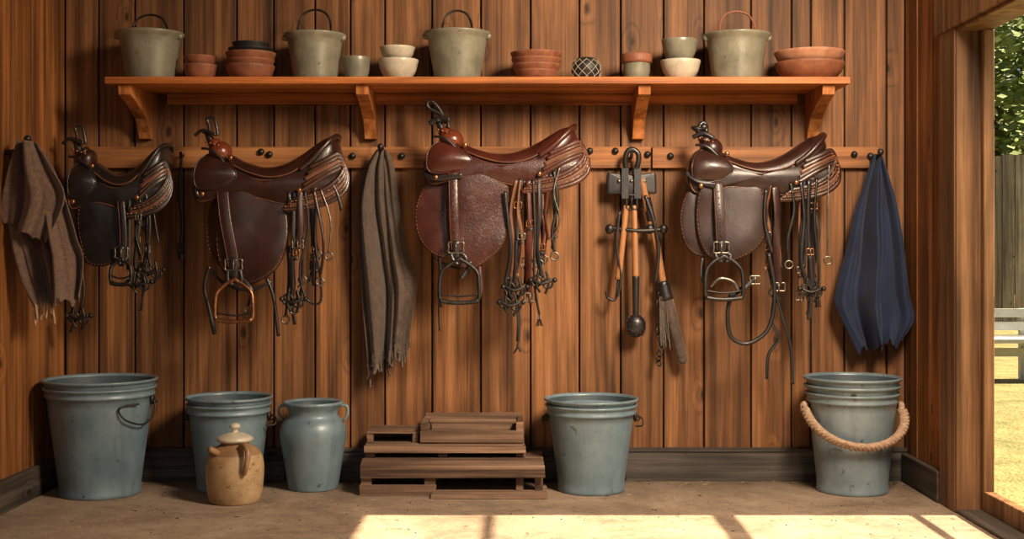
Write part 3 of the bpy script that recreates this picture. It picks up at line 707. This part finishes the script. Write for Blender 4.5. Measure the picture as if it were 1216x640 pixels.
F1=[([(98,236),(84,246),(82,272),(88,298),(104,312),(128,310),(132,270),(124,238)],68,1,4),
    ([(106,230),(132,228),(152,238),(156,268),(152,296),(136,314),(112,314),(102,290),(98,256)],73,2,5)]
saddle(86,172,.62,1.1,mats1,F1,[(150,240,80),(153,262,83),(154,285,83),(152,304,82)],(152,308,336,6,12,6),[
    ([(168,226,80),(172,262,80),(166,310,80),(172,332,80)],4,4,'bit'),
    ([(178,224,80),(184,262,80),(182,300,80),(186,318,80)],3,4,'bit'),
    ([(160,228,80),(160,290,80),(158,320,80)],4,4),
    ([(174,320,80),(176,345,80),(174,368,80)],3,4),
    ([(92,310,72),(86,340,72),(92,376,72),(88,394,72)],4,4),
    ([(100,312,72),(104,345,72),(98,372,72)],3,4,'bit'),
    ([(190,214,76),(188,250,78),(194,290,78)],1.4,4),
  ],[(172,226,24,110,5)],horn=2,lw=9,seed=11).done()

b=B('hanging_strap',[L_blk,M_iron],14)
b.tube([(216,184,8.4),(216,184,18),(216,181,20)],1.8,1,8)
b.strap([(216,186,16),(213,230,14),(216,262,12),(214,290,12)],3.5,1.6,0); b.buckle(215,296,13,8,12,1); b.ell(215,304,13,4,6,3,1)
b.done()

# ------------------------------------------------------------------ cloths
def cloth(name,mat,L,Rr,d0,folds,amp,rag=4,fringe=None,ref=None,hook=None,ph=0,NV=80,NU=110,amp0=.35,mat2=None,overlay=None,dmin=11):
    b=B(name,[mat,M_iron,mat2 or mat],ref if ref is not None else d0)
    LS=spline(L,12); RS=spline(Rr,12); rn=random.Random(int(ph*100)+3)
    comps=[(folds*f,rn.uniform(0,1),rn.uniform(-.35,.35),a) for f,a in((.55,.7),(1.0,.8),(1.37,.6),(2.3,.35),(3.6,.14))]
    def samp(Sp,v):
        t=v*(len(Sp)-1); i=min(int(t),len(Sp)-2); f=t-i
        return tuple(a+(c-a)*f for a,c in zip(Sp[i],Sp[i+1]))
    def fold(u,v):
        w=0
        for f,p,dr,a in comps:
            q=math.sin(2*pi*(u*f+p+dr*v+.05*math.sin(5*v+p*9))); w+=a*(math.copysign(abs(q)**.8,q))
        return w
    def pt(u,v):
        l=samp(LS,v); r=samp(RS,v)
        uu=u+.02*math.sin(2*pi*(u*folds*.8+ph)+2*v)*min(1,v*2)
        x=l[0]+(r[0]-l[0])*uu; y=l[1]+(r[1]-l[1])*uu
        A=amp*(amp0+(1-amp0)*min(1,v*1.6))
        e=math.sin(pi*min(max(u,.03),.97))**.4
        dd=d0+A*fold(u,v)*e+.5*math.sin(31*v+13*u)+4*e
        if v>.85: y+=(v-.85)/.15*rag*(math.sin(u*23+ph*5)+.6*math.sin(u*61)+.4*math.sin(u*97))
        return (x+1.0*math.sin(9*v+u*5),y,max(dd,dmin))
    rows=[[b.W(*pt(j/NU,i/NV)) for j in range(NU+1)] for i in range(NV+1)]
    b.grid(rows,m=0)
    if fringe:
        f0,f1,n,ln,fm=fringe
        for q in range(n):
            u=f0+(f1-f0)*q/max(1,n-1); x,y,d_=pt(u,1)
            b.tube([(x,y-2,d_),(x+random.uniform(-2,2),y+ln*.6,d_+random.uniform(-1,1)),(x+random.uniform(-3,3),y+ln*random.uniform(.5,1.3),d_)],.8,fm,4,n=2)
    if overlay:
        OL,OR,oadd=overlay; A=spline(OL,12); C=spline(OR,12); rows=[]
        for i in range(51):
            v=i/50; l=samp(A,v); r=samp(C,v); row=[]
            for j in range(61):
                u=j/60; x=l[0]+(r[0]-l[0])*u; y=l[1]+(r[1]-l[1])*u
                row.append(b.W(x,y+(2*math.sin(u*19)+1.5*math.sin(u*47) if i==50 else 0),d0+oadd+amp*.6*fold(u*.7+.3,v*.7)*math.sin(pi*min(max(u,.05),.95))**.4))
            rows.append(row)
        b.grid(rows,m=0)
    if hook: 
        x,y=hook; b.tube([(x,y+4,8.1),(x,y+4,d0),(x,y-2,d0+amp*.6+5)],2.2,1,8); b.ell(x,y-3,d0+amp*.6+5,3.4,3.4,3.4,1,0,10,8)
    return b
cloth('brown_blanket',M_clb,[(447,178),(434,200),(426,240),(427,300),(430,370),(437,430)],[(461,178),(468,200),(474,250),(484,300),(494,335),(484,404)],26,2.3,8,6,(0,1,60,16,0),hook=(453,178),ph=.2).done(solid=.003)
cloth('blue_cloth',M_clu,[(1042,182),(1032,210),(1020,250),(1010,300),(998,345),(998,368),(1024,416)],[(1052,182),(1062,215),(1072,260),(1080,310),(1086,350),(1092,380),(1076,408)],34,2.6,11,4,hook=(1047,183),ph=.31,ref=50,dmin=13).done(solid=.003)
o=cloth('taupe_blanket',M_cll,[(29,170),(18,200),(10,240),(14,290),(24,335),(42,364)],[(46,170),(64,200),(80,240),(92,280),(99,310),(92,356)],168,2.2,11,4,(.05,.35,12,16,2),ph=.1,mat2=M_fring,
   overlay=([(28,168),(16,205),(8,240),(8,262)],[(50,170),(68,200),(84,236),(62,288)],16))
o.tube([(6,182,172),(30,178,172),(37,168,180)],2.4,1,8); o.ell(38,166,180,3.6,3.6,3.6,1,0,10,8); o.done(solid=.004)

# ------------------------------------------------------------------ grooming tools on hook
b=B('farrier_tool_set',[M_iron,M_handle,L_blk,M_steel,M_clb],24)
b.tube([(750,186,8.4),(750,186,24),(750,180,26)],2,0,8)
b.tube([(745,206,24),(742,192,26),(745,180,27),(752,178,27),(758,184,27),(757,196,26),(752,207,24)],3.2,2,8)
b.panel([(721,206),(726,205),(750,207),(774,205),(779,206),(780,224),(778,230),(760,231),(750,238),(740,231),(722,230),(720,224)],18,5,1,2,4)
for x in(735,750,765): b.ell(x,215,25,2.2,2.2,1.5,3,0,10,6)
for x in(742,757): b.box(x-4,x+4,200,236,24,28,2)
b.buckle(750,240,26,12,16,0,1.6)
b.tube([(744,244,24),(739,290,24),(734,332,24)],(3.4,4.0),1,10)
b.tube([(753,244,24),(754,290,24),(755,330,24)],(3.2,4.2),1,10)
b.tube([(755,328,24),(755,350,24),(755,376,24)],(4.6,3.6),2,10)
b.ell(755,387,24,12,14,9,2)
for q in range(90):
    a=random.uniform(0,2*pi); e=random.uniform(-.9,.9); c_=math.cos(e)
    b.tube([(755+11*c_*math.cos(a),387-13*math.sin(e),24+8*c_*math.sin(a)),(755+14*c_*math.cos(a),387-16*math.sin(e),24+10.5*c_*math.sin(a))],.5,2,4,n=1,raw=True)
b.tube([(734,330,24),(733,345,25),(730,356,25),(722,354,25),(720,346,25)],1.7,0,8)
b.strap([(736,250,26),(732,290,27),(737,330,27),(733,352,27)],3,1.5,2)
b.tube([(722,270,22),(758,274,26),(790,272,22)],2.6,0,8)
for x in(724,772,788): b.ell(x,272,23,5.5,6,4,0,0,12,8)
b.tube([(762,212,22),(770,250,20),(780,290,20),(788,338,20)],(4.6,4.2),1,10)
b.tube([(768,235,20),(774,262,21)],5.2,2,10)
b.strap([(766,232,25),(776,262,26),(782,300,25),(778,335,25)],4,2,2)
b.tube([(787,334,20),(792,356,20)],(7,8.5),2,12)
for q in range(5): b.ring(787.5+q,337+q*4.4,20,7.8,.9,0,.35,0,6)
b.tube([(792,354,20),(800,385,20),(811,426,20)],(7.5,6),4,12)
b.ell(811,426,20,6.5,7,6,4)
for q in range(16):
    x=784-2*math.sin(q); y=350+q*5.4
    b.ring(x,y,24,2.6,.8,0,1.4,2 if q%2 else -2,6)
for q in range(20):
    a=random.uniform(-1,1); b.tube([(787+a*4,352,25),(788+a*5,385,27+random.uniform(-3,1)),(790+a*6,408+random.uniform(-14,8),26)],.8,4,4,n=3)
b.done()

# ------------------------------------------------------------------ camera, light
sc=bpy.context.scene
cam=bpy.data.cameras.new('camera'); co=bpy.data.objects.new('camera',cam); sc.collection.objects.link(co)
co.location=(0,-F*S,H*S); co.rotation_euler=(pi/2,0,0)
cam.sensor_width=36; cam.lens=36*F/1216; cam.shift_x=-12/1216; cam.shift_y=-20/1216; cam.clip_start=.05; cam.clip_end=200
sc.camera=co
def light(name,t,loc,target,energy,col,size=1,sy=None,spread=None):
    l=bpy.data.lights.new(name,t); l.energy=energy; l.color=col
    if t=='AREA':
        l.size=size
        if sy: l.shape='RECTANGLE'; l.size_y=sy
        if spread: l.spread=math.radians(spread)
    o=bpy.data.objects.new(name,l); sc.collection.objects.link(o); o.location=loc
    dr=Vector(target)-Vector(loc); o.rotation_euler=dr.to_track_quat('-Z','Y').to_euler(); return l
el=math.radians(37.8)
s=light('sun','SUN',(6,-1,5),(6-math.cos(el),-1,5-math.sin(el)),24,(1,.82,.56)); s.angle=.009
light('added_key_light','AREA',(1.2,-2.1,2.1),(.15,0,.42),62,(1,.80,.58),.7,.7,105)  # added warm key light imitating daylight from the doorway, no lamp hangs here
light('added_fill_light','AREA',(-.4,-3.9,1.9),(0,0,.5),5,(1,.86,.70),1.6,1.2)  # added soft fill from the front, not a fixture of the room
w=bpy.data.worlds.new('world'); sc.world=w; w.use_nodes=True; nt=w.node_tree; bg=nt.nodes['Background']
sky=nt.nodes.new('ShaderNodeTexSky'); sky.sky_type='NISHITA'; sky.sun_disc=False; sky.sun_elevation=el; sky.sun_rotation=math.radians(90); sky.air_density=1.2; sky.dust_density=2.5
nt.links.new(sky.outputs[0],bg.inputs[0]); bg.inputs[1].default_value=.08
sc.view_settings.view_transform='Standard'; sc.view_settings.exposure=0
